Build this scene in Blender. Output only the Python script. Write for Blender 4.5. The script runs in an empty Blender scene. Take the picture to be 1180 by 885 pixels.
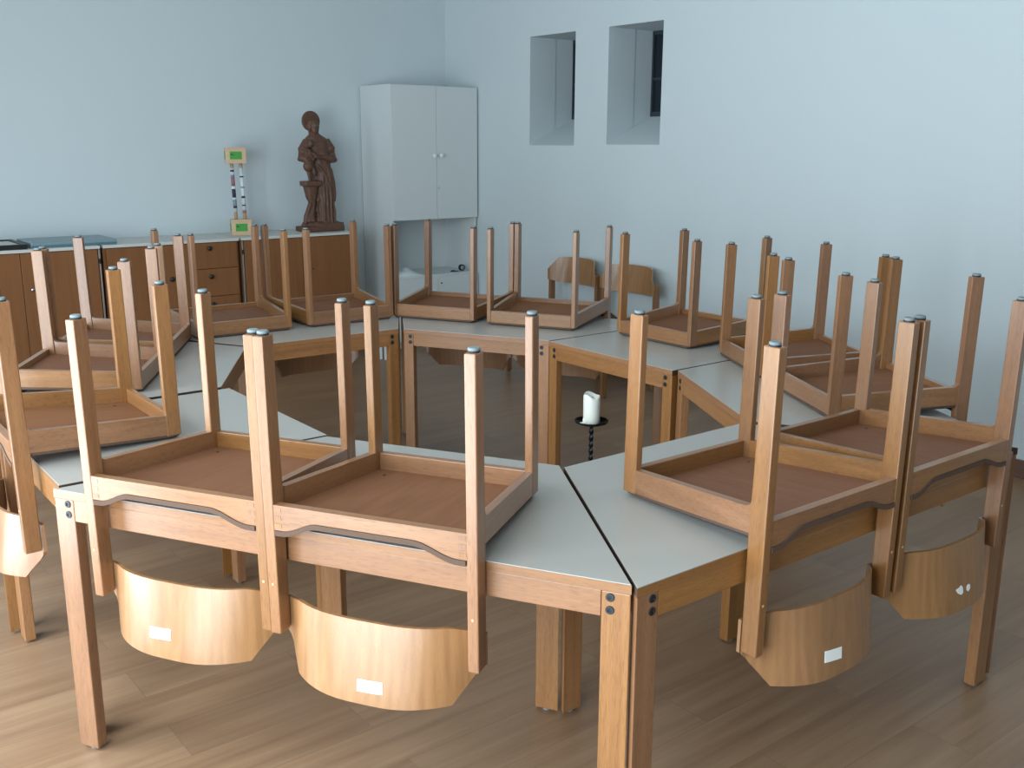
import bpy, bmesh, math, random
from math import sin, cos, pi, radians, atan2, hypot, sqrt
from mathutils import Vector, Matrix
random.seed(7)
C = bpy.context.scene.collection

# ------------------------------------------------------------------ helpers
def lin(c):
    c = c / 255.0
    return c / 12.92 if c <= 0.04045 else ((c + 0.055) / 1.055) ** 2.4
def rgb(r, g, b): return (lin(r), lin(g), lin(b), 1.0)

def thing(name, label, cat, M=Matrix.Identity(4), group=None):
    o = bpy.data.objects.new(name, None); C.objects.link(o)
    o.empty_display_size = 0.05
    o.matrix_world = M; o['label'] = label; o['category'] = cat
    if group: o['group'] = group
    return o
def obj(name, bm, mat, parent=None, smooth=False, M=None):
    me = bpy.data.meshes.new(name)
    bmesh.ops.recalc_face_normals(bm, faces=bm.faces)
    bm.to_mesh(me); bm.free()
    for m in (mat if isinstance(mat, (list, tuple)) else [mat]): me.materials.append(m)
    if smooth:
        for p in me.polygons: p.use_smooth = True
    o = bpy.data.objects.new(name, me); C.objects.link(o)
    if parent: o.parent = parent
    if M is not None: o.matrix_local = M
    return o
def tag(o, label, cat, group=None):
    o['label'] = label; o['category'] = cat
    if group: o['group'] = group
    return o
def struct(name, bm, mat, M=None):
    o = obj(name, bm, mat, None, M=M); o['kind'] = 'structure'; return o
def dup(root, M, label, group=None, name=None):
    r = root.copy(); C.objects.link(r); r.matrix_world = M
    r['label'] = label
    if group: r['group'] = group
    def rec(src, dst):
        for ch in list(src.children):
            c = ch.copy(); C.objects.link(c); c.parent = dst
            c.matrix_parent_inverse = ch.matrix_parent_inverse.copy()
            rec(ch, c)
    rec(root, r)
    return r

def box(bm, x0, x1, y0, y1, z0, z1, bev=0.0, mi=0, M=None):
    vs = [bm.verts.new((x, y, z)) for x in (x0, x1) for y in (y0, y1) for z in (z0, z1)]
    idx = ((0,1,3,2),(4,6,7,5),(0,4,5,1),(2,3,7,6),(0,2,6,4),(1,5,7,3))
    fs = [bm.faces.new([vs[i] for i in q]) for q in idx]
    for f in fs: f.material_index = mi
    if bev > 0:
        es = list({e for f in fs for e in f.edges})
        r = bmesh.ops.bevel(bm, geom=es, offset=bev, segments=2, profile=0.5, affect='EDGES')
        vs = list({v for f in r['faces'] for v in f.verts} | {v for v in vs if v.is_valid})
    if M is not None:
        bmesh.ops.transform(bm, matrix=M, verts=vs)
    return vs
def prism(bm, poly, a0, a1, axis='z', bev=0.0, mi=0):
    """extrude a 2D polygon along an axis: z->(x,y), x->(y,z), y->(x,z)"""
    def P(p, a):
        if axis == 'z': return (p[0], p[1], a)
        if axis == 'x': return (a, p[0], p[1])
        return (p[0], a, p[1])
    A = [bm.verts.new(P(p, a0)) for p in poly]; B = [bm.verts.new(P(p, a1)) for p in poly]
    fs = [bm.faces.new(A), bm.faces.new(list(reversed(B)))]
    n = len(poly)
    for i in range(n): fs.append(bm.faces.new((A[i], B[i], B[(i+1) % n], A[(i+1) % n])))
    for f in fs: f.material_index = mi
    if bev > 0:
        bmesh.ops.recalc_face_normals(bm, faces=fs)
        es = list({e for f in fs for e in f.edges})
        bmesh.ops.bevel(bm, geom=es, offset=bev, segments=2, profile=0.5, affect='EDGES')
def lathe(bm, prof, seg=24, cx=0, cy=0, sx=1.0, sy=1.0):
    rings = []
    for r, z in prof:
        rings.append([bm.verts.new((cx + r*sx*cos(2*pi*i/seg), cy + r*sy*sin(2*pi*i/seg), z)) for i in range(seg)])
    for a, b in zip(rings, rings[1:]):
        for i in range(seg): bm.faces.new((a[i], a[(i+1) % seg], b[(i+1) % seg], b[i]))
    bm.faces.new(list(reversed(rings[0]))); bm.faces.new(rings[-1])
def tube(bm, pts, rads, seg=12):
    """capped tube through points"""
    rings = []
    n = len(pts)
    for i, p in enumerate(pts):
        p = Vector(p)
        d = (Vector(pts[min(i+1, n-1)]) - Vector(pts[max(i-1, 0)])).normalized()
        u = d.cross(Vector((0, 0, 1)))
        if u.length < 1e-3: u = d.cross(Vector((0, 1, 0)))
        u.normalize(); w = d.cross(u)
        r = rads[i] if isinstance(rads, (list, tuple)) else rads
        rings.append([bm.verts.new(p + u*(r*cos(2*pi*k/seg)) + w*(r*sin(2*pi*k/seg))) for k in range(seg)])
    for a, b in zip(rings, rings[1:]):
        for k in range(seg): bm.faces.new((a[k], a[(k+1) % seg], b[(k+1) % seg], b[k]))
    bm.faces.new(list(reversed(rings[0]))); bm.faces.new(rings[-1])
def ellipsoid(bm, c, r, seg=20, rg=12, M=None):
    m = Matrix.Translation(c) @ (M if M is not None else Matrix.Identity(4)) @ Matrix.Diagonal((r[0], r[1], r[2], 1))
    bmesh.ops.create_uvsphere(bm, u_segments=seg, v_segments=rg, radius=1.0, matrix=m)

# ------------------------------------------------------------------ materials
class NT:
    def __init__(s, name):
        s.m = bpy.data.materials.new(name); s.m.use_nodes = True
        s.t = s.m.node_tree; s.b = s.t.nodes['Principled BSDF']
    def n(s, typ, **kw):
        nd = s.t.nodes.new(typ)
        for k, v in kw.items(): setattr(nd, k, v)
        return nd
    def l(s, a, b): s.t.links.new(a, b)
def mixc(N, fac, a, b, blend='MIX'):
    m = N.n('ShaderNodeMix', data_type='RGBA', blend_type=blend)
    for sock, v in ((m.inputs['Factor'], fac), (m.inputs['A'], a), (m.inputs['B'], b)):
        if hasattr(v, 'is_linked') or hasattr(v, 'links'): N.l(v, sock)
        else: sock.default_value = v
    return m.outputs['Result']
def ramp(N, src, stops):
    r = N.n('ShaderNodeValToRGB'); e = r.color_ramp.elements
    while len(e) < len(stops): e.new(0.5)
    for i, (p, c) in enumerate(stops): e[i].position = p; e[i].color = c
    N.l(src, r.inputs['Fac']); return r.outputs['Color']
def math_(N, op, a, b=0.0):
    m = N.n('ShaderNodeMath', operation=op)
    for i, v in enumerate((a, b)):
        if hasattr(v, 'links'): N.l(v, m.inputs[i])
        else: m.inputs[i].default_value = v
    return m.outputs[0]

def plain(name, col, rough=0.5, metal=0.0, spec=0.5, bump=0.0, bscale=60, var=0.0):
    N = NT(name); N.b.inputs['Base Color'].default_value = col
    N.b.inputs['Roughness'].default_value = rough; N.b.inputs['Metallic'].default_value = metal
    N.b.inputs['Specular IOR Level'].default_value = spec
    if bump > 0 or var > 0:
        tc = N.n('ShaderNodeTexCoord'); nz = N.n('ShaderNodeTexNoise')
        nz.inputs['Scale'].default_value = bscale; nz.inputs['Detail'].default_value = 4
        N.l(tc.outputs['Object'], nz.inputs['Vector'])
        if bump > 0:
            bp = N.n('ShaderNodeBump'); bp.inputs['Strength'].default_value = bump; bp.inputs['Distance'].default_value = 0.002
            N.l(nz.outputs['Fac'], bp.inputs['Height']); N.l(bp.outputs['Normal'], N.b.inputs['Normal'])
        if var > 0:
            lo = tuple(c*(1-var) for c in col[:3]) + (1,); hi = tuple(min(1, c*(1+var)) for c in col[:3]) + (1,)
            N.l(ramp(N, nz.outputs['Fac'], [(0.3, lo), (0.7, hi)]), N.b.inputs['Base Color'])
    return N.m

def wood(name, light, dark, axis='z', rough=0.36, vary=0.10, flake=0.30, coat=0.6, cathedral=0.0, gscale=1.0, huev=1.0, spec=0.28):
    """grain runs along the given local axis; every object gets its own offset and a slight tint of its own"""
    N = NT(name)
    tc = N.n('ShaderNodeTexCoord'); oi = N.n('ShaderNodeObjectInfo')
    off = N.n('ShaderNodeVectorMath', operation='SCALE'); off.inputs[0].default_value = (13.1, 7.7, 21.3)
    N.l(oi.outputs['Random'], off.inputs['Scale'])
    add = N.n('ShaderNodeVectorMath', operation='ADD'); N.l(tc.outputs['Object'], add.inputs[0]); N.l(off.outputs[0], add.inputs[1])
    def mapped(lo, hi):
        mp = N.n('ShaderNodeMapping'); s = [hi, hi, hi]; s['xyz'.index(axis)] = lo
        mp.inputs['Scale'].default_value = s; N.l(add.outputs[0], mp.inputs['Vector']); return mp.outputs[0]
    n1 = N.n('ShaderNodeTexNoise'); n1.inputs['Scale'].default_value = 1.0; n1.inputs['Detail'].default_value = 6; n1.inputs['Roughness'].default_value = 0.6
    N.l(mapped(2.2*gscale, 55*gscale), n1.inputs['Vector'])
    n2 = N.n('ShaderNodeTexNoise'); n2.inputs['Scale'].default_value = 1.0; n2.inputs['Detail'].default_value = 3
    N.l(mapped(34*gscale, 620*gscale), n2.inputs['Vector'])
    n3 = N.n('ShaderNodeTexNoise'); n3.inputs['Scale'].default_value = 1.0; n3.inputs['Detail'].default_value = 2
    N.l(mapped(1.0, 5.0), n3.inputs['Vector'])
    f = math_(N, 'ADD', math_(N, 'MULTIPLY', n1.outputs['Fac'], 0.75), math_(N, 'MULTIPLY', n3.outputs['Fac'], 0.35))
    if cathedral > 0:
        wv = N.n('ShaderNodeTexWave', wave_type='RINGS', rings_direction='SPHERICAL')
        wv.inputs['Scale'].default_value = 9.0; wv.inputs['Distortion'].default_value = 2.5; wv.inputs['Detail'].default_value = 2; wv.inputs['Detail Scale'].default_value = 1.2
        mp = N.n('ShaderNodeMapping'); s = [1.6, 1.6, 1.6]; s['xyz'.index(axis)] = 0.45
        mp.inputs['Scale'].default_value = s; mp.inputs['Location'].default_value = (0.05, 0, 0.12)
        N.l(tc.outputs['Object'], mp.inputs['Vector']); N.l(mp.outputs[0], wv.inputs['Vector'])
        f = math_(N, 'ADD', math_(N, 'MULTIPLY', f, 1-cathedral), math_(N, 'MULTIPLY', wv.outputs['Fac'], cathedral))
    col = ramp(N, f, [(0.30, dark), (0.72, light)])
    if flake > 0:
        fk = ramp(N, n2.outputs['Fac'], [(0.52, (1, 1, 1, 1)), (0.68, (1-flake, 1-flake*1.1, 1-flake*1.3, 1))])
        col = mixc(N, 1.0, col, fk, 'MULTIPLY')
    hs = N.n('ShaderNodeHueSaturation'); N.l(col, hs.inputs['Color'])
    N.l(math_(N, 'ADD', math_(N, 'MULTIPLY', oi.outputs['Random'], 2*vary), 1-vary), hs.inputs['Value'])
    r2 = math_(N, 'FRACT', math_(N, 'MULTIPLY', oi.outputs['Random'], 17.3))
    N.l(math_(N, 'ADD', math_(N, 'MULTIPLY', r2, 0.008*huev), 0.5-0.003*huev), hs.inputs['Hue'])
    N.l(math_(N, 'ADD', math_(N, 'MULTIPLY', r2, 0.16*huev), 1-0.08*huev), hs.inputs['Saturation'])
    N.l(hs.outputs['Color'], N.b.inputs['Base Color'])
    N.b.inputs['Roughness'].default_value = rough
    N.b.inputs['Specular IOR Level'].default_value = spec
    N.b.inputs['Coat Weight'].default_value = coat; N.b.inputs['Coat Roughness'].default_value = 0.30; N.b.inputs['Coat IOR'].default_value = 1.55
    bp = N.n('ShaderNodeBump'); bp.inputs['Strength'].default_value = 0.12; bp.inputs['Distance'].default_value = 0.001
    N.l(n1.outputs['Fac'], bp.inputs['Height']); N.l(bp.outputs['Normal'], N.b.inputs['Normal'])
    return N.m

BL, BD = rgb(146, 103, 68), rgb(117, 78, 50)
W = {a: wood('beech_%s' % a, BL, BD, a) for a in 'xyz'}
TL, TD = rgb(150, 105, 66), rgb(122, 81, 49)
TW = {a: wood('table_beech_%s' % a, TL, TD, a, rough=0.40, vary=0.10) for a in 'xyz'}
PLY = wood('lacquered_plywood', rgb(156, 115, 80), rgb(130, 91, 62), 'z', rough=0.34, coat=1.0, cathedral=0.10, flake=0.10, vary=0.06)
PLYEDGE = W['x']
SEATB = wood('seat_board_plywood', rgb(126, 84, 58), rgb(112, 72, 49), 'y', rough=0.7, coat=0.0, flake=0.03, vary=0.05)
FABRIC = plain('tweed_fabric', rgb(92, 74, 64), 0.95, bump=0.6, bscale=700, var=0.35, spec=0.1)
GLIDE = plain('felt_glide', rgb(112, 124, 128), 0.7, bump=0.2, bscale=300)
GLIDEB = plain('glide_base', rgb(46, 48, 50), 0.5)
PLUG = plain('pale_wood_plug', rgb(188, 150, 112), 0.5)
STICK = plain('white_paper_label', rgb(240, 242, 240), 0.6)
LAM = plain('grey_laminate', rgb(160, 158, 153), 0.30, bump=0.05, bscale=500, var=0.02)
SEAMSHADE = plain('seam_shade_brown', rgb(62, 46, 36), 0.6)  # shade of the gaps between tables, coloured onto their side edges
BOLT = plain('burnished_bolt', rgb(58, 62, 65), 0.42, metal=0.8)
BOLTD = plain('bolt_socket', rgb(16, 15, 15), 0.6)
WALLM = plain('painted_plaster', rgb(200, 210, 214), 0.85, bump=0.12, bscale=220, var=0.012, spec=0.2)
CEILM = plain('white_ceiling', rgb(226, 228, 226), 0.9, spec=0.2)
WHITE = plain('white_melamine', rgb(206, 212, 213), 0.42, spec=0.4)
WHITEIN = plain('white_melamine_inside', rgb(206, 214, 210), 0.5, spec=0.4)
DARKBR = plain('dark_brown_matt', rgb(40, 34, 30), 0.8)  # own dark tone of screws, wick, plinths and label print
SBW = wood('sideboard_veneer', rgb(132, 87, 52), rgb(117, 75, 43), 'z', rough=0.5, coat=0.1, vary=0.03, flake=0.05, huev=0.0)
SBTOP = plain('pale_worktop', rgb(196, 196, 192), 0.4)
BLACKP = plain('black_plastic', rgb(22, 22, 24), 0.4)
CHROME = plain('chrome', rgb(200, 202, 204), 0.2, metal=1.0)
SKIRT = wood('dark_skirting', rgb(104, 76, 60), rgb(84, 58, 46), 'x', rough=0.5, vary=0.02, flake=0.05)
STEEL = plain('black_wrought_steel', rgb(26, 29, 36), 0.38, metal=0.6)
WAX = NT('candle_wax')
WAX.b.inputs['Base Color'].default_value = rgb(240, 242, 232); WAX.b.inputs['Roughness'].default_value = 0.45
WAX.b.inputs['Subsurface Weight'].default_value = 0.25; WAX.b.inputs['Subsurface Radius'].default_value = (0.02, 0.015, 0.01)
WAX.b.inputs['Subsurface Scale'].default_value = 0.5
WAX = WAX.m
PANE = plain('dark_window_pane', rgb(26, 34, 42), 0.12, spec=0.5)
FRAMED = plain('dark_window_frame', rgb(44, 54, 60), 0.45)
STATUEW = plain('carved_dark_wood', rgb(92, 63, 48), 0.55, bump=0.5, bscale=45, var=0.22)
PALEW = wood('pale_block_wood', rgb(206, 178, 146), rgb(188, 158, 124), 'x', rough=0.5, flake=0.05)
GREEN = plain('green_label', rgb(66, 150, 60), 0.5)
SLATE = plain('blue_grey_case', rgb(120, 142, 150), 0.35)
SLATED = plain('blue_grey_case_edge', rgb(78, 112, 124), 0.4)

def floor_mat():
    N = NT('vinyl_planks'); tc = N.n('ShaderNodeTexCoord')
    br = N.n('ShaderNodeTexBrick'); br.offset = 0.37; br.offset_frequency = 2
    br.inputs['Scale'].default_value = 1.0; br.inputs['Brick Width'].default_value = 1.22; br.inputs['Row Height'].default_value = 0.184
    br.inputs['Mortar Size'].default_value = 0.0012; br.inputs['Mortar Smooth'].default_value = 0.3; br.inputs['Bias'].default_value = 0.0
    br.inputs['Color1'].default_value = (0, 0, 0, 1); br.inputs['Color2'].default_value = (1, 1, 1, 1); br.inputs['Mortar'].default_value = (0.5, 0.5, 0.5, 1)
    N.l(tc.outputs['Object'], br.inputs['Vector'])
    def noise(sc, det, rough=0.6):
        mp = N.n('ShaderNodeMapping'); mp.inputs['Scale'].default_value = sc; N.l(tc.outputs['Object'], mp.inputs['Vector'])
        sh = N.n('ShaderNodeVectorMath', operation='SCALE'); sh.inputs[0].default_value = (9, 31, 5); N.l(br.outputs['Color'], sh.inputs['Scale'])
        ad = N.n('ShaderNodeVectorMath', operation='ADD'); N.l(mp.outputs[0], ad.inputs[0]); N.l(sh.outputs[0], ad.inputs[1])
        n = N.n('ShaderNodeTexNoise'); n.inputs['Scale'].default_value = 1; n.inputs['Detail'].default_value = det; n.inputs['Roughness'].default_value = rough
        N.l(ad.outputs[0], n.inputs['Vector']); return n.outputs['Fac']
    g = noise((1.3, 26, 1), 7, 0.65); g2 = noise((0.7, 4.5, 1), 3)
    f = math_(N, 'ADD', math_(N, 'MULTIPLY', g, 0.6), math_(N, 'MULTIPLY', g2, 0.45))
    col = ramp(N, f, [(0.33, rgb(116, 88, 66)), (0.52, rgb(135, 106, 81)), (0.74, rgb(153, 124, 97))])
    tint = ramp(N, br.outputs['Color'], [(0.0, (0.94, 0.94, 0.94, 1)), (1.0, (1.05, 1.045, 1.04, 1))])
    col = mixc(N, 1.0, col, tint, 'MULTIPLY')
    col = mixc(N, math_(N, 'MULTIPLY', br.outputs['Fac'], 0.4), col, rgb(76, 60, 48))
    N.l(col, N.b.inputs['Base Color'])
    N.l(math_(N, 'ADD', math_(N, 'MULTIPLY', g, 0.18), 0.30), N.b.inputs['Roughness'])
    bp = N.n('ShaderNodeBump'); bp.inputs['Strength'].default_value = 0.15; bp.inputs['Distance'].default_value = 0.001
    N.l(g, bp.inputs['Height']); N.l(bp.outputs['Normal'], N.b.inputs['Normal'])
    return N.m
FLOORM = floor_mat()

# ------------------------------------------------------------------ room frame
COR = Vector((-0.5606, 8.6939, 0.0))            # the corner where the two visible walls meet
A38 = radians(-38.0)
RD = Vector((sin(A38), cos(A38), 0.0))          # along the right wall, away from the viewer
LD = Vector((-RD.y, RD.x, 0.0))                 # along the left wall, towards the viewer's left
def at(al, off, z=0.0): return COR + LD*al - RD*off + Vector((0, 0, z))
def frame(origin, ang): return Matrix.Translation(origin) @ Matrix.Rotation(ang, 4, 'Z')
ANG_L = atan2(-LD.y, -LD.x)                     # local x runs right as one faces the left wall, local y into it
ANG_R = atan2(-RD.y, -RD.x)                     # the same for the right wall
LW, RW, CH = 5.55, 9.6, 3.0                      # room lengths along the walls, ceiling height

# floor, ceiling
bm = bmesh.new(); box(bm, -LW-0.4, 0.5, -RW-0.4, 0.5, -0.1, 0.0)
struct('floor', bm, FLOORM, frame(COR, ANG_L))
bm = bmesh.new(); box(bm, -LW-0.4, 0.5, -RW-0.4, 0.5, CH, CH+0.1)
struct('ceiling', bm, CEILM, frame(COR, ANG_L))
# left wall (local x from the corner to the left is negative)
bm = bmesh.new(); box(bm, -LW-0.4, 0.0, 0.0, 0.3, 0.0, CH)
struct('wall_left', bm, WALLM, frame(COR, ANG_L))
bm = bmesh.new(); box(bm, -LW-0.4, 0.5, -RW-0.3, -RW, 0.0, CH)
struct('wall_behind', bm, WALLM, frame(COR, ANG_L))

# right wall with two deep window niches (local x = distance from the corner, y into the wall)
NICHES = [(1.114, 1.621, 1.5925, 2.3715), (1.960, 2.4645, 1.5995, 2.3725)]
ND = 0.43; SILL = 0.20
def wall_with_niches():
    bm = bmesh.new()
    xs = [0.0]; 
    for n in NICHES: xs += [n[0], n[1]]
    xs.append(RW)
    def quad(p): bm.faces.new([bm.verts.new(q) for q in p])
    for i in range(len(xs)-1):
        a, b = xs[i], xs[i+1]
        if i % 2 == 0:
            quad([(a,0,0),(b,0,0),(b,0,CH),(a,0,CH)])
        else:
            z0, z1 = NICHES[i//2][2:]
            quad([(a,0,0),(b,0,0),(b,0,z0),(a,0,z0)]); quad([(a,0,z1),(b,0,z1),(b,0,CH),(a,0,CH)])
    for a, b, z0, z1 in NICHES:
        j = 0.25; s = 0.006
        zj = z0 + SILL*j/ND
        # reveals with a small plaster step part of the way in
        for x, d in ((a, -s), (b, s)):
            quad([(x,0,z0),(x,j,zj),(x,j,z1),(x,0,z1)])
            quad([(x,j,zj),(x+d,j,zj),(x+d,j,z1),(x,j,z1)])
            quad([(x+d,j,zj-0.01),(x+d,ND,z0+SILL),(x+d,ND,z1),(x+d,j,z1)])
        quad([(a-s,j,zj),(b+s,j,zj),(b+s,ND,z0+SILL),(a-s,ND,z0+SILL)])
        quad([(a,0,z0),(b,0,z0),(b,j,zj),(a,j,zj)])
        quad([(a-s,0,z1),(b+s,0,z1),(b+s,ND,z1),(a-s,ND,z1)])
    # back of the wall, its ends and the masonry behind the niches, so that it is a solid
    t = 0.62
    quad([(0,t,0),(RW,t,0),(RW,t,CH),(0,t,CH)]); quad([(0,0,0),(0,t,0),(0,t,CH),(0,0,CH)]); quad([(RW,0,0),(RW,t,0),(RW,t,CH),(RW,0,CH)])
    quad([(0,0,CH),(RW,0,CH),(RW,t,CH),(0,t,CH)])
    bmesh.ops.remove_doubles(bm, verts=bm.verts, dist=1e-5)
    return bm
MR = frame(COR, ANG_R)
struct('wall_right', wall_with_niches(), WALLM, MR)
for k, (a, b, z0, z1) in enumerate(NICHES):
    bm = bmesh.new(); zb = z0+SILL; y0, y1 = ND-0.012, ND+0.03
    f = 0.028
    box(bm, a+0.0, a+0.012, y0, y1, zb, z1, 0.002); box(bm, b-f, b, y0, y1, zb, z1, 0.002)
    box(bm, a, b, y0, y1, zb-0.01, zb+f, 0.002); box(bm, a, b, y0, y1, z1-f, z1, 0.002)
    box(bm, a+0.012, b-f, y0+0.004, y1, zb+(z1-zb)*0.42, zb+(z1-zb)*0.42+0.02, 0.002)
    w = struct('window_%d' % (k+1), bm, FRAMED, MR)
    bm = bmesh.new(); box(bm, a+0.005, b-0.005, ND+0.004, ND+0.012, zb, z1-0.005)
    obj('pane', bm, PANE, w)
# wall with the daylight windows, on the viewer's left out of the frame
WINS = [(1.0, 2.2), (3.3, 4.7), (5.0, 7.2)]; WZ0, WZ1 = 0.06, 2.45
bm = bmesh.new(); xo = -LW
def quadp(bm, p): bm.faces.new([bm.verts.new(q) for q in p])
def wall_piece(y0, y1, z0, z1): box(bm, xo-0.3, xo, -y1, -y0, z0, z1)
prev = -0.3
for a, b in WINS:
    wall_piece(prev, a, 0, CH); wall_piece(a, b, 0, WZ0); wall_piece(a, b, WZ1, CH); prev = b
wall_piece(prev, RW+0.3, 0, CH)
struct('wall_opposite', bm, WALLM, frame(COR, ANG_L))
for k, (a, b) in enumerate(WINS):
    bm = bmesh.new()
    for y0, y1, z0, z1 in ((a, a+0.06, WZ0, WZ1), (b-0.06, b, WZ0, WZ1), (a, b, WZ0, WZ0+0.06), (a, b, WZ1-0.06, WZ1), ((a+b)/2-0.03, (a+b)/2+0.03, WZ0, WZ1)):
        box(bm, xo-0.12, xo-0.06, -y1, -y0, z0, z1)
    struct('window_%d' % (k+3), bm, WHITE, frame(COR, ANG_L))
# skirting boards
bm = bmesh.new(); box(bm, 0.02, RW, -0.014, 0.0, 0.0, 0.092, 0.002); struct('baseboard_right', bm, SKIRT, MR)
bm = bmesh.new(); box(bm, -LW, -0.02, -0.014, 0.0, 0.0, 0.092, 0.002); struct('baseboard_left', bm, SKIRT, frame(COR, ANG_L))

# ------------------------------------------------------------------ tables
TH = 0.74
WIN_, WOUT, DEP, RWD, RDP = 0.7435, 1.5194, 0.6763, 0.7508, 0.7698
def poly_table(rect):
    w = RWD if rect else WIN_; e = 0 if rect else (WOUT-WIN_)/2; d = RDP if rect else DEP
    # corners: inner start, inner end, outer end, outer start (local x along the edge, y inwards, outer edge at -y)
    return [Vector((-w/2, d/2)), Vector((w/2, d/2)), Vector((w/2+e, -d/2)), Vector((-w/2-e, -d/2))]
def inset(poly, t):
    n = len(poly); out = []
    for i in range(n):
        p0, p1, p2 = poly[i-1], poly[i], poly[(i+1) % n]
        d1 = (p1-p0).normalized(); d2 = (p2-p1).normalized()
        n1 = Vector((d1.y, -d1.x)); n2 = Vector((d2.y, -d2.x))      # clockwise polygon: inward normal
        k = (n1+n2) / (1+n1.dot(n2))
        out.append(p1 + k*t)
    return out
def bolt_bm(c, n):
    """socket-head bolt: ring and dark socket"""
    z = Vector(n); M = Matrix.Translation(c) @ z.to_track_quat('Z', 'Y').to_matrix().to_4x4()
    bm = bmesh.new()
    prof = [(0.0095, -0.002), (0.0095, 0.0012), (0.0085, 0.0022), (0.0045, 0.0022), (0.0042, 0.0008)]
    lathe(bm, prof, 20)
    for f in bm.faces:
        if len(f.verts) > 4 and f.calc_center_median().z > 0: f.material_index = 1
    bmesh.ops.transform(bm, matrix=M, verts=bm.verts)
    return bm
def make_table(rect, label):
    root = thing('trapezoid_table' if not rect else 'square_table', label, 'table', group='tables pushed together in a ring')
    P = poly_table(rect)
    T0 = 0.022
    bm = bmesh.new(); prism(bm, inset(P, 0.0009), TH-T0, TH, 'z', 0.0005); obj('tabletop', bm, LAM, root)
    # wooden lipping round the edge; its side edges take the painted seam shade
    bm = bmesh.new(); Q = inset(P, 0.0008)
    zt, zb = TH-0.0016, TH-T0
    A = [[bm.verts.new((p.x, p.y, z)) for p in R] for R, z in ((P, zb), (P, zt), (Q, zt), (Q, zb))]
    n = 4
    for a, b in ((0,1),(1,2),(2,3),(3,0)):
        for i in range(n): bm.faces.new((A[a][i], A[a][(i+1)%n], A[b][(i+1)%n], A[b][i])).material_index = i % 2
    obj('edge_lipping', bm, [TW['x'], SEAMSHADE], root)
    # corner legs; the board face of each leg lies along the inner or outer edge
    for i in range(4):
        p = P[i]; inner = i < 2
        tdir = Vector((1, 0)) if i in (0, 3) else Vector((-1, 0))
        ydir = Vector((0, -1)) if inner else Vector((0, 1))
        other = P[3] if i == 0 else P[2] if i == 1 else P[1] if i == 2 else P[0]
        sl = (other-p).normalized(); sl = sl * (0.034/abs(sl.y))
        wd = 0.050 if inner else 0.062
        a = 0.0008
        q0 = p + tdir*a + ydir*0.0005
        quad = [q0, q0 + tdir*wd, q0 + tdir*wd + ydir*0.034, q0 + sl]
        bm = bmesh.new(); prism(bm, [tuple(v) for v in quad], 0.008, TH-T0-0.0006, 'z', 0.0025)
        leg = obj('leg', bm, TW['z'], root)
        c = sum((v for v in quad), Vector((0, 0)))/4
        bm = bmesh.new(); lathe(bm, [(0.011, 0.0), (0.012, 0.002), (0.012, 0.009)], 16, c.x, c.y); obj('glide', bm, GLIDE, leg)
        bx = q0 + tdir*wd*0.70
        for dz in (0.035, 0.063):
            obj('bolt', bolt_bm(Vector((bx.x, bx.y, TH-dz)), (0, -ydir.y, 0)), [BOLT, BOLTD], leg)
    # aprons
    za, zb = TH-T0-0.058, TH-T0-0.0006
    for i in range(4):
        p, q = P[i], P[(i+1) % 4]
        d = (q-p).normalized(); nrm = Vector((d.y, -d.x)); L = (q-p).length
        if i in (0, 2):
            m = 0.0515 if i == 0 else 0.0635; o0 = 0.001
        else:
            m = 0.042; o0 = 0.004
        a, b = p + d*m + nrm*o0, q - d*m + nrm*o0
        bm = bmesh.new(); prism(bm, [tuple(a), tuple(b), tuple(b+nrm*0.02), tuple(a+nrm*0.02)], za, zb, 'z', 0.0015)
        obj('apron', bm, TW['x'], root)
    return root
TABLES = {  # inner start corner and heading of the inner edge
 'A': (-0.5596, 2.916, -0.3783), 'B': (0.1431, 2.626, 0.6601), 'C': (0.7592, 3.1102, 1.7177), 'D': (0.6277, 3.8427, 2.2324),
 'E': (0.1663, 4.4527, 2.7473), 'F': (-0.5431, 4.7345, -2.5152), 'G': (-1.1561, 4.2801, -1.4336), 'H': (-1.0202, 3.5251, -0.9113)}
def table_M(k):
    x, y, a = TABLES[k]; rect = k in 'DH'
    w = RWD if rect else WIN_; d = RDP if rect else DEP
    return Matrix.Translation((x, y, 0)) @ Matrix.Rotation(a, 4, 'Z') @ Matrix.Translation((w/2, -d/2, 0))
TLAB = {
 'A': 'grey-topped trapezoid table nearest the viewer, two chairs with white back labels on it',
 'B': 'grey-topped trapezoid table at front right, two chairs with torn and whole white stickers on it',
 'C': 'grey-topped trapezoid table at the right, between the front right table and a square one',
 'D': 'grey-topped square table with orange-brown apron behind the candle, one chair on it',
 'E': 'grey-topped trapezoid table at the back of the ring, before the two chairs at the wall',
 'F': 'grey-topped trapezoid table at the back left of the ring, before the statue and drawers',
 'G': 'grey-topped trapezoid table at the left, before the left end of the sideboard',
 'H': 'grey-topped square table at the left, one pale-backed chair on it'}
troot = make_table(False, TLAB['A']); rroot = make_table(True, TLAB['H'])
for k in 'ABCEFG':
    if k == 'A': troot.matrix_world = table_M(k)
    else: dup(troot, table_M(k), TLAB[k])
rroot.matrix_world = table_M('H'); dup(rroot, table_M('D'), TLAB['D'])

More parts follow.
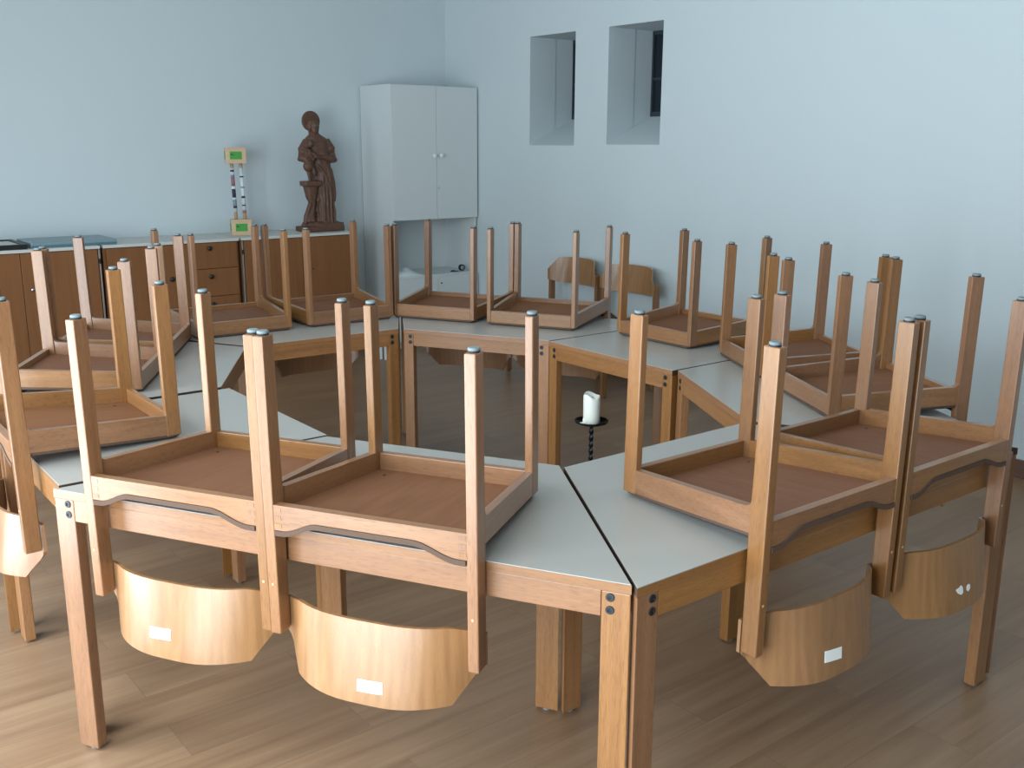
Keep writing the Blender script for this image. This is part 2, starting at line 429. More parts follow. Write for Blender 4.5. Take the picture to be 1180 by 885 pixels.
# ------------------------------------------------------------------ chairs (local frame: upside down, z up from the table, y towards the chair's front)
CW, CD, ca, cb, ca2, cb2, czt = 0.5216, 0.4692, 0.0258, 0.0442, 0.0212, 0.0431, 0.4572
czb, crh, czs, ctl, cwf, czr, czf = 0.0401, 0.0600, -0.2437, 0.0146, 0.4563, 0.0145, 0.0054
HX = CW/2; FX = cwf/2
def sstep(t): t = max(0.0, min(1.0, t)); return t*t*(3-2*t)
def arch(u):     # lift of the rear rail's lower edge, u in 0..CW
    s = u/CW
    return 0.028*sstep((s-0.09)/0.17)*sstep((0.91-s)/0.20)
def side_bottom(y): return czf + (czb-czf)*(CD-y)/(CD-cb)
def back_y(u, z, B0=0.073, B1=0.101):
    s = u/CW; w = max(0.0, min(1.0, (s-0.05)/0.9))
    B = B0 + (B1-B0)*max(0.0, min(1.0, (-0.155-z)/0.18))
    return cb + 0.0035 - B*(1-abs(2*w-1)**3)
def make_chair(name, label):
    root = thing(name, label, 'chair', group='chairs with curved plywood backs')
    # legs: the rear ones run on down past the seat as the back posts
    def glide(leg, x, y):
        bm = bmesh.new(); lathe(bm, [(0.0125, czt-0.0005), (0.0135, czt+0.0025), (0.0135, czt+0.0035)], 20, x, y)
        obj('glide_base', bm, GLIDEB, leg)
        bm = bmesh.new(); lathe(bm, [(0.0125, czt+0.0035), (0.0130, czt+0.0050), (0.0125, czt+0.0085), (0.0105, czt+0.0098)], 20, x, y)
        obj('glide', bm, GLIDE, leg, smooth=False)
    for s in (-1, 1):
        bm = bmesh.new()
        x0, x1 = sorted((s*HX, s*(HX-ca)))
        # side profile: slightly slimmer at the foot, thicker where the rails join
        prof = [(0.0, czs), (0.0, czt), (cb-0.002, czt), (cb-0.001, 0.16), (cb+0.0005, 0.10), (cb+0.001, 0.03), (cb, -0.04), (cb-0.001, czs)]
        prism(bm, prof, x0, x1, 'x', 0.0028)
        leg = obj('rear_leg', bm, W['z'], root); glide(leg, (x0+x1)/2, cb/2)
        for zz in (-0.120,):
            bm = bmesh.new(); lathe(bm, [(0.0035, 0), (0.0035, 0.0022), (0.0025, 0.0028)], 12)
            obj('plug', bm, PLUG, leg, M=None).data.transform(Matrix.Translation(((x0+x1)/2, 0.002, zz)) @ Matrix.Rotation(pi/2, 4, 'X') @ Matrix.Translation((0, 0, 0.0003)))
    for s in (-1, 1):
        bm = bmesh.new()
        x0, x1 = sorted((s*FX, s*(FX-ca2)))
        box(bm, x0, x1, CD-cb2, CD, czf, czt, 0.003)
        leg = obj('front_leg', bm, W['z'], root); glide(leg, (x0+x1)/2, CD-cb2/2)
    # side rails, curving up into the rear legs
    for s in (-1, 1):
        bm = bmesh.new(); y0, y1 = cb-0.0005, CD-cb2+0.0005
        top = lambda y: side_bottom(y) + crh
        prof = [(y0, side_bottom(y0)), (y1, side_bottom(y1)), (y1, top(y1)), (y0+0.014, top(y0+0.014))]
        for k in range(1, 7):
            t = k/6*pi/2
            prof.append((y0+0.014*(1-sin(t)), top(y0) + 0.014*(1-cos(t))))
        vsA, vsB = [], []
        for y, z in prof:
            xo = HX + (FX-HX)*(y-cb)/(CD-cb2-cb)
            vsA.append(bm.verts.new((s*(xo-0.0006), y, z))); vsB.append(bm.verts.new((s*(xo-0.021), y, z)))
        bm.faces.new(vsA); bm.faces.new(list(reversed(vsB)))
        n = len(prof)
        for i in range(n): bm.faces.new((vsA[i], vsB[i], vsB[(i+1)%n], vsA[(i+1)%n]))
        obj('side_rail', bm, W['y'], root)
    bm = bmesh.new(); box(bm, -FX+ca2-0.0004, FX-ca2+0.0004, CD-0.022, CD-0.002, czf, czf+crh-0.002, 0.002)
    obj('front_rail', bm, W['x'], root)
    # rear rail with its wavy lower edge and finger joints at the ends
    bm = bmesh.new(); N = 40; xs = [-HX+ca-0.0004 + (CW-2*ca+0.0008)*i/N for i in range(N+1)]
    low = [(x, czr + arch(x+HX)) for x in xs]; up = [(x, czr+crh) for x in reversed(xs)]
    prism(bm, low+up, 0.0015, 0.0225, 'y')
    rr = obj('rear_rail', bm, W['x'], root)
    for s in (-1, 1):
        for q in range(3):
            z = czr + 0.006 + q*0.019; x0, x1 = sorted((s*(HX-ca-0.001), s*(HX-ca-0.019)))
            bm = bmesh.new(); box(bm, x0, x1, 0.0008, 0.004, z, z+0.010); obj('finger_joint', bm, W['z'], rr)
    # seat board seen inside the frame, and the cushion that rests on the table
    def edge_x(y): return HX + (FX-HX)*max(0.0, (y-cb)/(CD-cb2-cb))
    bm = bmesh.new()
    pts = [(-HX+ca+0.001, 0.024), (HX-ca-0.001, 0.024)]
    rows = [0.024, cb+0.001, 0.2, 0.35, CD-0.0225]
    ring = []
    for y in rows:
        xh = (HX-ca-0.001) if y < cb else edge_x(y)-0.0215
        if y > CD-cb2-0.002: xh = FX-ca2-0.001
        zb_ = side_bottom(y)
        ring.append([bm.verts.new((sx*xh, y, zb_+dz)) for sx, dz in ((-1, 0.006), (1, 0.006), (1, 0.012), (-1, 0.012))])
    for a, b in zip(ring, ring[1:]):
        for i in range(4): bm.faces.new((a[i], a[(i+1)%4], b[(i+1)%4], b[i]))
    bm.faces.new(ring[0]); bm.faces.new(list(reversed(ring[-1])))
    board = obj('seat_board', bm, SEATB, root)
    for sx in (-1, 1):
        y = CD-0.075; bm = bmesh.new(); lathe(bm, [(0.0042, 0), (0.0042, 0.0012)], 12, sx*(FX-0.062), y)
        bmesh.ops.translate(bm, verts=bm.verts, vec=(0, 0, side_bottom(y)+0.0119)); obj('screw', bm, DARKBR, board)
    bm = bmesh.new(); NU = 36
    rows = [-0.0015, 0.0005, 0.012, 0.022, 0.0232, cb+0.0015, 0.07, 0.12, 0.2, 0.3, 0.38, CD-0.03, CD-0.012, CD-0.004, CD-0.002]
    top, bot = [], []
    for y in rows:
        xh = (HX-ca-0.0015) if y < cb+0.001 else edge_x(y)-0.004
        if y > CD-0.02: xh -= 0.006*((y-CD+0.02)/0.018)**2
        rt, rb = [], []
        for i in range(NU+1):
            x = -xh + 2*xh*i/NU; u = x+HX
            tabz = -y*sin(ctl)/cos(ctl) + 0.0012            # the table plane in the chair's own frame
            zt_ = (czr + arch(u) - 0.0004) if y <= 0.0225 else side_bottom(y)-0.0004
            if y > 0.0225 and not (y < cb): pass
            m = sstep((y-0.020)/0.075)
            if y > cb: m = max(m, sstep((abs(x)-(HX-ca-0.05))/0.03))
            zb2 = max(tabz, (czr + arch(u) - 0.0125)*(1-m) + (side_bottom(max(y, cb)) - 0.014)*m)
            ed = min(1.0, (xh-abs(x))/0.006) if y > cb else 1.0
            zb2 += (1-sqrt(max(0.0, 1-(1-ed)**2)))*0.006
            if y > CD-0.013: zb2 += 0.004*((y-CD+0.013)/0.011)**2
            if zb2 > zt_-0.004: zb2 = zt_-0.004
            rt.append(bm.verts.new((x, y, zt_))); rb.append(bm.verts.new((x, y, zb2)))
        top.append(rt); bot.append(rb)
    for G in (top, bot):
        for a, b in zip(G, G[1:]):
            for i in range(NU): bm.faces.new((a[i], a[i+1], b[i+1], b[i]))
    for i in range(NU):
        for k in (0, -1): bm.faces.new((top[k][i], top[k][i+1], bot[k][i+1], bot[k][i]))
    for j in range(len(rows)-1):
        for i in (0, NU): bm.faces.new((top[j][i], top[j+1][i], bot[j+1][i], bot[j][i]))
    obj('seat_cushion', bm, FABRIC, root)
    # curved plywood backrest fixed to the inner side of the posts
    bm = bmesh.new(); NS, NZ = 56, 10
    def outline(u):
        s = u/CW; e = min(s, 1-s)
        zt = -0.170 + 0.015*sstep((e-0.03)/0.12)
        if e < 0.028: zb = -0.250
        elif e < 0.127: zb = -0.254 - 0.081*((e-0.028)/0.099)
        else: zb = -0.335 - 0.006*sstep((e-0.127)/0.3)
        return zt, zb
    us = sorted(set([0.003 + (CW-0.006)*i/NS for i in range(NS+1)] + [0.0285*CW, 0.0275*CW, CW*(1-0.0285), CW*(1-0.0275), 0.127*CW, 0.873*CW]))
    F, R = [], []
    th = 0.0085
    for u in us:
        zt, zb = outline(u); cf, cr = [], []
        for k in range(NZ+1):
            z = zt + (zb-zt)*k/NZ; y = back_y(u, z)
            e = 0.002; dy = (back_y(min(CW, u+e), z)-back_y(max(0, u-e), z))/(min(CW, u+e)-max(0, u-e))
            nx, ny = -dy/sqrt(1+dy*dy), 1/sqrt(1+dy*dy)
            cf.append(bm.verts.new((u-HX, y, z))); cr.append(bm.verts.new((u-HX+nx*th, y+ny*th, z)))
        F.append(cf); R.append(cr)
    for G in (F, R):
        for a, b in zip(G, G[1:]):
            for k in range(NZ): bm.faces.new((a[k], a[k+1], b[k+1], b[k]))
    for i in range(len(us)-1):
        for k in (0, NZ): bm.faces.new((F[i][k], F[i+1][k], R[i+1][k], R[i][k]))
    for i in (0, -1):
        for k in range(NZ): bm.faces.new((F[i][k], F[i][k+1], R[i][k+1], R[i][k]))
    bk = obj('backrest', bm, PLY, root, smooth=True)
    for e in bk.data.edges: pass
    md = bk.modifiers.new('edge', 'EDGE_SPLIT'); md.split_angle = radians(40)
    return root, bk
def chair_M(x, y, a):
    return Matrix.Translation((x, y, TH)) @ Matrix.Rotation(a, 4, 'Z') @ Matrix.Rotation(ctl, 4, 'X') @ Matrix.Translation((HX, 0, 0))
CHAIRS = {'A1': (-1.0436, 2.3239, -0.3709), 'A2': (-0.5568, 2.1292, -0.3648), 'B1': (0.5414, 2.0142, 0.6579), 'B2': (0.9723, 2.3496, 0.6565),
 'C1': (1.488, 3.1685, 1.7203), 'C2': (1.4054, 3.7379, 1.7164), 'D1': (1.1565, 4.5136, 2.23), 'E1': (0.5048, 5.102, 2.7505), 'E2': (0.0189, 5.3047, 2.7512),
 'F1': (-0.8485, 5.4159, -2.5126), 'F2': (-1.2903, 5.0942, -2.5148), 'G1': (-1.9121, 4.4221, -1.4333), 'G2': (-1.8358, 3.8712, -1.4358), 'H1': (-1.6580, 2.9884, -0.9100)}
CLAB = {
 'A2': 'upside-down wooden chair nearest the viewer, the right one on the front table, white back label',
 'A1': 'upside-down wooden chair on the front table, left of the nearest chair, white back label',
 'B1': 'upside-down wooden chair on the front right table, clean white sticker on its tan back',
 'B2': 'upside-down wooden chair at the right picture edge, torn white sticker scrap on its back',
 'C1': 'upside-down chair on the right-hand table, directly behind the chair with the torn sticker',
 'C2': 'upside-down chair on the right-hand table, the farther one, beside the candle-side square table',
 'D1': 'upside-down chair alone on the square table behind the candle',
 'E1': 'upside-down chair on the back table, directly before the chairs at the wall',
 'E2': 'upside-down chair on the back table, directly before the open shelf of the white cupboard',
 'F1': 'upside-down chair on the back left table, directly in front of the carved statue',
 'F2': 'upside-down chair on the back left table, directly in front of the drawers',
 'G1': 'upside-down chair on the left-hand table, the farther of its two, near the sideboard',
 'G2': 'upside-down chair on the left-hand table, the nearer of its two',
 'H1': 'upside-down chair on the left square table, cut by the picture edge, pale glossy back'}
def sticker_bm(u0, u1, z0, z1, pts=None, rot=0.0):
    bm = bmesh.new(); n = 8; t = 0.0006
    uc, zc = (u0+u1)/2, (z0+z1)/2
    def P(u, z, o):
        du, dz = u-uc, z-zc
        u2, z2 = uc + du*cos(rot)-dz*sin(rot), zc + du*sin(rot)+dz*cos(rot)
        return (u2-HX, back_y(u2, z2)-0.0004-o, z2)
    if pts is None:
        F = [[bm.verts.new(P(u0+(u1-u0)*i/n, z, t)) for i in range(n+1)] for z in (z0, z1)]
        R = [[bm.verts.new(P(u0+(u1-u0)*i/n, z, 0)) for i in range(n+1)] for z in (z0, z1)]
        for i in range(n):
            bm.faces.new((F[0][i], F[0][i+1], F[1][i+1], F[1][i])); bm.faces.new((R[0][i], R[0][i+1], R[1][i+1], R[1][i]))
            for j in (0, 1): bm.faces.new((F[j][i], F[j][i+1], R[j][i+1], R[j][i]))
        for i in (0, n): bm.faces.new((F[0][i], F[1][i], R[1][i], R[0][i]))
    else:
        F = [bm.verts.new(P(uc+a, zc+b, t)) for a, b in pts]; R = [bm.verts.new(P(uc+a, zc+b, 0)) for a, b in pts]
        bm.faces.new(F); bm.faces.new(list(reversed(R)))
        m = len(pts)
        for i in range(m): bm.faces.new((F[i], F[(i+1)%m], R[(i+1)%m], R[i]))
    return bm
c0, b0 = make_chair('wooden_chair', CLAB['A2'])
roots = {'A2': c0}
for k in CHAIRS:
    if k == 'A2': continue
    roots[k] = dup(c0, chair_M(*CHAIRS[k]), CLAB[k])
c0.matrix_world = chair_M(*CHAIRS['A2'])
# two chairs standing on the floor against the right wall
def upright_M(al, off):
    o = COR - RD*al + LD*off
    a = atan2(LD.y, LD.x) - pi/2
    return Matrix.Translation((o.x, o.y, czt+0.0098)) @ Matrix.Rotation(a, 4, 'Z') @ Matrix.Rotation(pi, 4, 'Y')
dup(c0, upright_M(1.808, 0.115), 'upright wooden chair against the right wall, the one nearer the white cupboard')
dup(c0, upright_M(2.370, 0.115), 'upright wooden chair against the right wall, the one farther from the white cupboard')
def backrest_of(r): return [c for c in r.children if c.name.split('.')[0] == 'backrest'][0]
for k, (uc, zc, rot) in {'A2': (0.281, -0.2975, 0.03), 'A1': (0.235, -0.2815, 0.05), 'B1': (0.228, -0.2875, -0.10)}.items():
    obj('sticker', sticker_bm(uc-0.031, uc+0.031, zc-0.0135, zc+0.0135, rot=rot), STICK, backrest_of(roots[k]))
bk = backrest_of(roots['B2'])
obj('sticker_scrap', sticker_bm(0.222, 0.262, -0.297, -0.271, pts=[(-0.022, 0.006), (-0.012, -0.006), (0.004, -0.014), (0.014, -0.010), (0.012, 0.006), (0.004, 0.012), (-0.004, 0.008)]), STICK, bk)
obj('sticker_scrap', sticker_bm(0.270, 0.294, -0.300, -0.276, pts=[(-0.009, -0.004), (0.0, -0.010), (0.009, -0.004), (0.010, 0.006), (0.002, 0.010), (-0.007, 0.006)]), STICK, bk)

# ------------------------------------------------------------------ candle on its stand
cx, cy, cz = 0.353, 4.299, 0.40
MC = Matrix.Translation((cx, cy, 0))
st = thing('candle_stand', 'black twisted-steel candle stand on the floor inside the ring of tables', 'candle stand', MC)
bm = bmesh.new(); lathe(bm, [(0.11, 0.0), (0.112, 0.004), (0.105, 0.010), (0.03, 0.016), (0.014, 0.03)], 32); obj('foot', bm, STEEL, st, True)
bm = bmesh.new(); n = 90; hw = 0.0075; rings = []
for i in range(n+1):
    z = 0.02 + (cz-0.02-0.008)*i/n; a = i*0.21
    rings.append([bm.verts.new((hw*1.35*cos(a+k*pi/2), hw*1.35*sin(a+k*pi/2), z)) for k in range(4)])
for a, b in zip(rings, rings[1:]):
    for k in range(4): bm.faces.new((a[k], a[(k+1)%4], b[(k+1)%4], b[k]))
bm.faces.new(rings[0]); bm.faces.new(list(reversed(rings[-1]))); obj('twisted_rod', bm, STEEL, st)
bm = bmesh.new(); lathe(bm, [(0.02, -0.011), (0.05, -0.009), (0.071, -0.001), (0.076, 0.008), (0.074, 0.009), (0.068, 0.002), (0.048, -0.004), (0.02, -0.005)], 40)
bmesh.ops.translate(bm, verts=bm.verts, vec=(0, 0, cz+0.003)); obj('drip_dish', bm, STEEL, st, True)
ca_ = thing('pillar_candle', 'thick burnt white pillar candle with sunken top standing in the black dish', 'candle', Matrix.Translation((cx, cy, cz)))
bm = bmesh.new(); seg = 40; R = 0.0375
prof = [(0.0, 0.001), (R-0.002, 0.0), (R, 0.003), (R, 0.06), (R+0.0006, 0.10), (R-0.0003, 0.122), (R-0.002, 0.128), (R-0.006, 0.126), (R-0.009, 0.112), (0.012, 0.106), (0.0, 0.105)]
rings = []
for j, (r, z) in enumerate(prof[1:-1]):
    ring = []
    for i in range(seg):
        a = 2*pi*i/seg; dz = 0.0
        if j >= 3: dz = 0.006*cos(a-2.7) + 0.004*cos(3*a+0.6) - (0.008*math.exp(-((a-5.0)/0.5)**2))
        if j >= 6: dz *= 0.4
        ring.append(bm.verts.new((r*cos(a), r*sin(a), z+dz)))
    rings.append(ring)
for a, b in zip(rings, rings[1:]):
    for i in range(seg): bm.faces.new((a[i], a[(i+1)%seg], b[(i+1)%seg], b[i]))
bm.faces.new(list(reversed(rings[0]))); bm.faces.new(rings[-1])
obj('wax', bm, WAX, ca_, True)
bm = bmesh.new(); tube(bm, [(0, 0, 0.104), (0.001, 0, 0.112), (0.003, 0.001, 0.118)], 0.0014, 8); obj('wick', bm, DARKBR, ca_)
bm = bmesh.new(); ellipsoid(bm, (-0.040, -0.018, 0.003), (0.014, 0.010, 0.0035)); ellipsoid(bm, (-0.036, -0.012, 0.012), (0.004, 0.004, 0.012)); obj('wax_drip', bm, WAX, ca_, True)

# ------------------------------------------------------------------ white cupboard in the corner
ML = frame(COR, ANG_L)     # local x: right, y: into the wall; the corner is x = 0
CBW, CBD, CBH = 0.819, 0.446, 2.036
cup = thing('tall_cupboard', 'tall white cupboard in the corner with two upper doors and an open shelf', 'cupboard', frame(at(CBW/2, CBD/2), ANG_L))
x0, x1, y0, y1 = -CBW/2+0.001, CBW/2-0.016, -CBD/2, CBD/2-0.010
Z1, Z2 = 0.576, 1.020
bm = bmesh.new(); t = 0.019
box(bm, x0, x0+t, y0, y1, 0.0, CBH, 0.0012); box(bm, x1-t, x1, y0, y1, 0.0, CBH, 0.0012)
box(bm, x0+t, x1-t, y0+0.002, y1, CBH-t, CBH, 0.001); box(bm, x0+t, x1-t, y1-0.012, y1, 0.06, CBH-t)
box(bm, x0+t, x1-t, y0+0.004, y1-0.012, Z1-t, Z1); box(bm, x0+t, x1-t, y0+0.02, y1-0.012, Z2+0.004, Z2+0.004+t)
box(bm, x0+t, x1-t, y0+0.02, y1-0.012, 0.06, 0.06+t); box(bm, x0+t, x1-t, y0+0.03, y0+0.045, 0.0, 0.06)
obj('carcass', bm, WHITE, cup)
xm = (x0+x1)/2 + 0.008
for s, (a, b) in ((-1, (x0+0.0005, xm-0.0016)), (1, (xm+0.0016, x1-0.0005))):
    bm = bmesh.new(); box(bm, a, b, y0-0.019, y0-0.0006, Z2, CBH-0.002, 0.0012); d = obj('upper_door', bm, WHITE, cup)
    bm = bmesh.new(); lathe(bm, [(0.008, 0), (0.008, 0.012), (0.018, 0.02), (0.019, 0.027), (0.014, 0.033)], 20)
    bmesh.ops.transform(bm, matrix=Matrix.Translation((xm + s*0.032, y0-0.019, 1.51)) @ Matrix.Rotation(pi/2, 4, 'X'), verts=bm.verts)
    obj('knob', bm, plain('white_knob', rgb(226, 230, 228), 0.35), d, True)
    if s == 1:
        bm = bmesh.new(); lathe(bm, [(0.008, -0.001), (0.008, 0.0012)], 16)
        bmesh.ops.transform(bm, matrix=Matrix.Translation((xm+0.016, y0-0.019, 1.262)) @ Matrix.Rotation(pi/2, 4, 'X'), verts=bm.verts); obj('lock', bm, CHROME, d)
    bm = bmesh.new(); box(bm, a, b, y0-0.019, y0-0.0006, 0.062, Z1-0.012, 0.0012); d = obj('lower_door', bm, WHITE, cup)
    if s == 1:
        bm = bmesh.new(); lathe(bm, [(0.007, -0.001), (0.007, 0.0012)], 16)
        bmesh.ops.transform(bm, matrix=Matrix.Translation((a+0.03, y0-0.019, Z1-0.07)) @ Matrix.Rotation(pi/2, 4, 'X'), verts=bm.verts); obj('lock', bm, BOLTD, d)
# things on the open shelf
def shelf_M(al, off, z): return frame(at(al, off, z), ANG_L)
bm = bmesh.new(); n = 16
G = []
for j in range(9):
    row = []
    for i in range(n+1):
        u, v = i/n*2-1, j/8*2-1
        h = 0.062*max(0.0, 1-abs(u)**2.6)*max(0.0, 1-abs(v)**2.6)*(0.72+0.28*sin(5*u+2*v)*cos(3*v-1.2*u)) + 0.002
        row.append(bm.verts.new((u*0.135, v*0.10, h)))
    G.append(row)
B = [[bm.verts.new((v.co.x, v.co.y, 0.0005)) for v in row] for row in G]
for S in (G, B):
    for a, b in zip(S, S[1:]):
        for i in range(n): bm.faces.new((a[i], a[i+1], b[i+1], b[i]))
for i in range(n):
    for j in (0, -1): bm.faces.new((G[j][i], G[j][i+1], B[j][i+1], B[j][i]))
for j in range(8):
    for i in (0, n): bm.faces.new((G[j][i], G[j+1][i], B[j+1][i], B[j][i]))
tag(obj('folded_cloth', bm, plain('white_cloth', rgb(214, 222, 222), 0.9, bump=0.3, bscale=80), None, True, shelf_M(0.66, 0.33, Z1)), "crumpled white cloth lying on the cupboard's open shelf", 'cloth')
rl = thing('tape_roll', "small black roll standing at the right end of the cupboard's open shelf", 'tape roll', shelf_M(0.105, 0.36, Z1))
bm = bmesh.new(); prof = [(0.026, -0.012), (0.026, 0.012), (0.019, 0.012), (0.019, -0.012)]; seg = 28; rr = []
for r, y in prof: rr.append([bm.verts.new((r*cos(2*pi*i/seg), y, 0.0265 + r*sin(2*pi*i/seg))) for i in range(seg)])
for k in range(4):
    for i in range(seg): bm.faces.new((rr[k][i], rr[k][(i+1)%seg], rr[(k+1)%4][(i+1)%seg], rr[(k+1)%4][i]))
obj('tape', bm, BLACKP, rl, False)
bm = bmesh.new(); prof = [(0.019, -0.0115), (0.019, 0.0115), (0.015, 0.0115), (0.015, -0.0115)]; rr = []
for r, y in prof: rr.append([bm.verts.new((r*cos(2*pi*i/seg), y, 0.0265 + r*sin(2*pi*i/seg))) for i in range(seg)])
for k in range(4):
    for i in range(seg): bm.faces.new((rr[k][i], rr[k][(i+1)%seg], rr[(k+1)%4][(i+1)%seg], rr[(k+1)%4][i]))
obj('core', bm, SLATE, rl, False)
bm = bmesh.new(); box(bm, -0.035, 0.03, -0.012, 0.012, 0, 0.006, 0.002); box(bm, -0.028, 0.0, -0.006, 0.008, 0.006, 0.012, 0.002)
tag(obj('small_tool', bm, GLIDEB, None, M=shelf_M(0.185, 0.37, Z1)), 'small flat dark tool lying beside the black roll on the cupboard shelf', 'tool')

# two little white blocks on the floor in front of the cupboard
for px_, lab in (((-1.015, 7.52), 'small white block on the floor below the back left table, the left of a pair'), ((-0.950, 7.50), 'small white block on the floor below the back left table, the right of a pair')):
    bm = bmesh.new(); box(bm, -0.024, 0.024, -0.024, 0.024, 0, 0.11, 0.003)
    tag(obj('white_block', bm, WHITE, None, M=Matrix.Translation((px_[0], px_[1], 0)) @ Matrix.Rotation(0.15, 4, 'Z')), lab, 'block', 'white blocks at the cupboard foot')

# ------------------------------------------------------------------ sideboard units along the left wall
SD, SH = 0.47, 0.958
def knob_round(x, z, yf, mat, r=0.016):
    bm = bmesh.new(); lathe(bm, [(r*0.45, 0), (r*0.45, 0.012), (r, 0.018), (r*1.02, 0.025), (r*0.7, 0.030)], 18)
    bmesh.ops.transform(bm, matrix=Matrix.Translation((x, yf, z)) @ Matrix.Rotation(pi/2, 4, 'X'), verts=bm.verts); return bm
def sideboard(name, al0, al1, fronts, label):
    """al0 < al1 along the wall; local x runs to the right"""
    root = thing(name, label, 'sideboard', frame(at((al0+al1)/2, SD/2), ANG_L), 'sideboard units along the left wall')
    w = al1-al0; x0, x1 = -w/2, w/2; yf, yb = -SD/2, SD/2-0.004
    X = lambda al: (al0+al1)/2 - al
    bm = bmesh.new(); t = 0.018
    box(bm, x0, x0+t, yf+0.02, yb, 0.08, SH-0.02, 0.001); box(bm, x1-t, x1, yf+0.02, yb, 0.08, SH-0.02, 0.001)
    box(bm, x0+t, x1-t, yf+0.022, yb, 0.08, 0.098); box(bm, x0+t, x1-t, yb-0.01, yb, 0.098, SH-0.02); box(bm, x0+t, x1-t, yf+0.022, yb-0.01, SH-0.038, SH-0.02)
    obj('carcass', bm, SBW, root)
    bm = bmesh.new(); box(bm, x0, x1, yf-0.004, yb, SH-0.0195, SH, 0.0015); obj('worktop', bm, SBTOP, root)
    bm = bmesh.new(); box(bm, x0+0.01, x1-0.01, yf+0.05, yf+0.068, 0.0, 0.0795); obj('plinth', bm, DARKBR, root)
    for f in fronts:
        a, b = X(f['al1']), X(f['al0'])
        bm = bmesh.new(); box(bm, a+0.0016, b-0.0016, yf, yf+0.0195, f.get('z0', 0.085)+0.0016, f.get('z1', SH-0.022)-0.0016, 0.0014)
        d = obj(f['kind'], bm, SBW, root)
        if 'knob' in f: obj('knob', knob_round(X(f['knob'][0]), f['knob'][1], yf, f.get('km', BLACKP), f.get('kr', 0.016)), f.get('km', BLACKP), d, True)
        if 'key' in f:
            bm = bmesh.new(); lathe(bm, [(0.006, -0.001), (0.006, 0.0014), (0.003, 0.002)], 12)
            bmesh.ops.transform(bm, matrix=Matrix.Translation((X(f['key'][0]), yf, f['key'][1])) @ Matrix.Rotation(pi/2, 4, 'X'), verts=bm.verts); obj('lock', bm, BOLTD, d)
    return root, x0, x1, yf, X
sb1 = sideboard('sideboard', 3.013, 3.966, [dict(kind='door', al0=3.029, al1=3.490), dict(kind='door', al0=3.490, al1=3.951)],
    'brown veneered sideboard unit at the left picture edge under the flat blue-grey case')
obj('knob', knob_round(sb1[4](3.442), 0.711, sb1[3], CHROME, 0.011), CHROME, [c for c in sb1[0].children if c.name.startswith('door')][0], True)
fr = [dict(kind='door', al0=2.436, al1=2.976, knob=(2.568, 0.708), key=(2.542, 0.476))]
for z0, z1, kz in ((0.758, SH-0.022, 0.900), (0.566, 0.758, 0.706), (0.374, 0.566, 0.514), (0.085, 0.374, 0.30)):
    fr.append(dict(kind='drawer', al0=2.093, al1=2.429, z0=z0, z1=z1, knob=(2.297, kz)))
sb2 = sideboard('sideboard', 2.077, 2.993, fr, 'brown sideboard unit with a stack of black-knobbed drawers at its right')
sb3 = sideboard('sideboard', 1.158, 2.057, [dict(kind='door', al0=1.173, al1=1.594, key=(1.517, 0.703)), dict(kind='door', al0=1.594, al1=2.042)],
    'brown two-door sideboard unit carrying the carved statue, next to the white cupboard')
# silver edge strips with black hinges between the units
for (r, x0, x1, yf, X) in (sb1, sb3):
    side = x1 if r is sb1[0] else x0
    s = -1 if r is sb1[0] else 1
    bm = bmesh.new(); a, b = sorted((side, side+s*0.010)); box(bm, a, b, yf+0.001, yf+0.018, 0.09, SH-0.024, 0.001); st_ = obj('edge_strip', bm, plain('aluminium_strip', rgb(168, 160, 152), 0.35, metal=0.7), r)
    for zz in (SH-0.10, 0.2):
        bm = bmesh.new(); box(bm, a-0.001, b+0.001, yf-0.004, yf+0.004, zz-0.016, zz+0.016, 0.001); obj('hinge', bm, BLACKP, st_)

# flat case and black-rimmed panel lying on the left unit
bm = bmesh.new(); box(bm, -0.255, 0.265, -0.19, 0.19, 0.0, 0.034, 0.004)
fc = thing('flat_case', 'flat blue-grey case lying on the sideboard beside the black-rimmed panel', 'case', frame(at(3.155, 0.235, SH), ANG_L))
obj('body', bm, SLATE, fc)
bm = bmesh.new(); box(bm, -0.2535, 0.2665, -0.1915, 0.1915, 0.004, 0.017, 0.002); obj('lower_rim', bm, SLATED, fc)
pl = thing('framed_panel', 'flat panel with a thick black rim lying at the far left end of the sideboard', 'panel', frame(at(3.695, 0.235, SH), ANG_L))
bm = bmesh.new()
for a, b, c, d in ((-0.26, 0.26, -0.21, -0.185), (-0.26, 0.26, 0.185, 0.21), (-0.26, -0.235, -0.185, 0.185), (0.235, 0.26, -0.185, 0.185)): box(bm, a, b, c, d, 0.0, 0.03, 0.003)
obj('rim', bm, BLACKP, pl)
bm = bmesh.new(); box(bm, -0.2345, 0.2345, -0.1845, 0.1845, 0.002, 0.022, 0.0); obj('sheet', bm, SBTOP, pl)

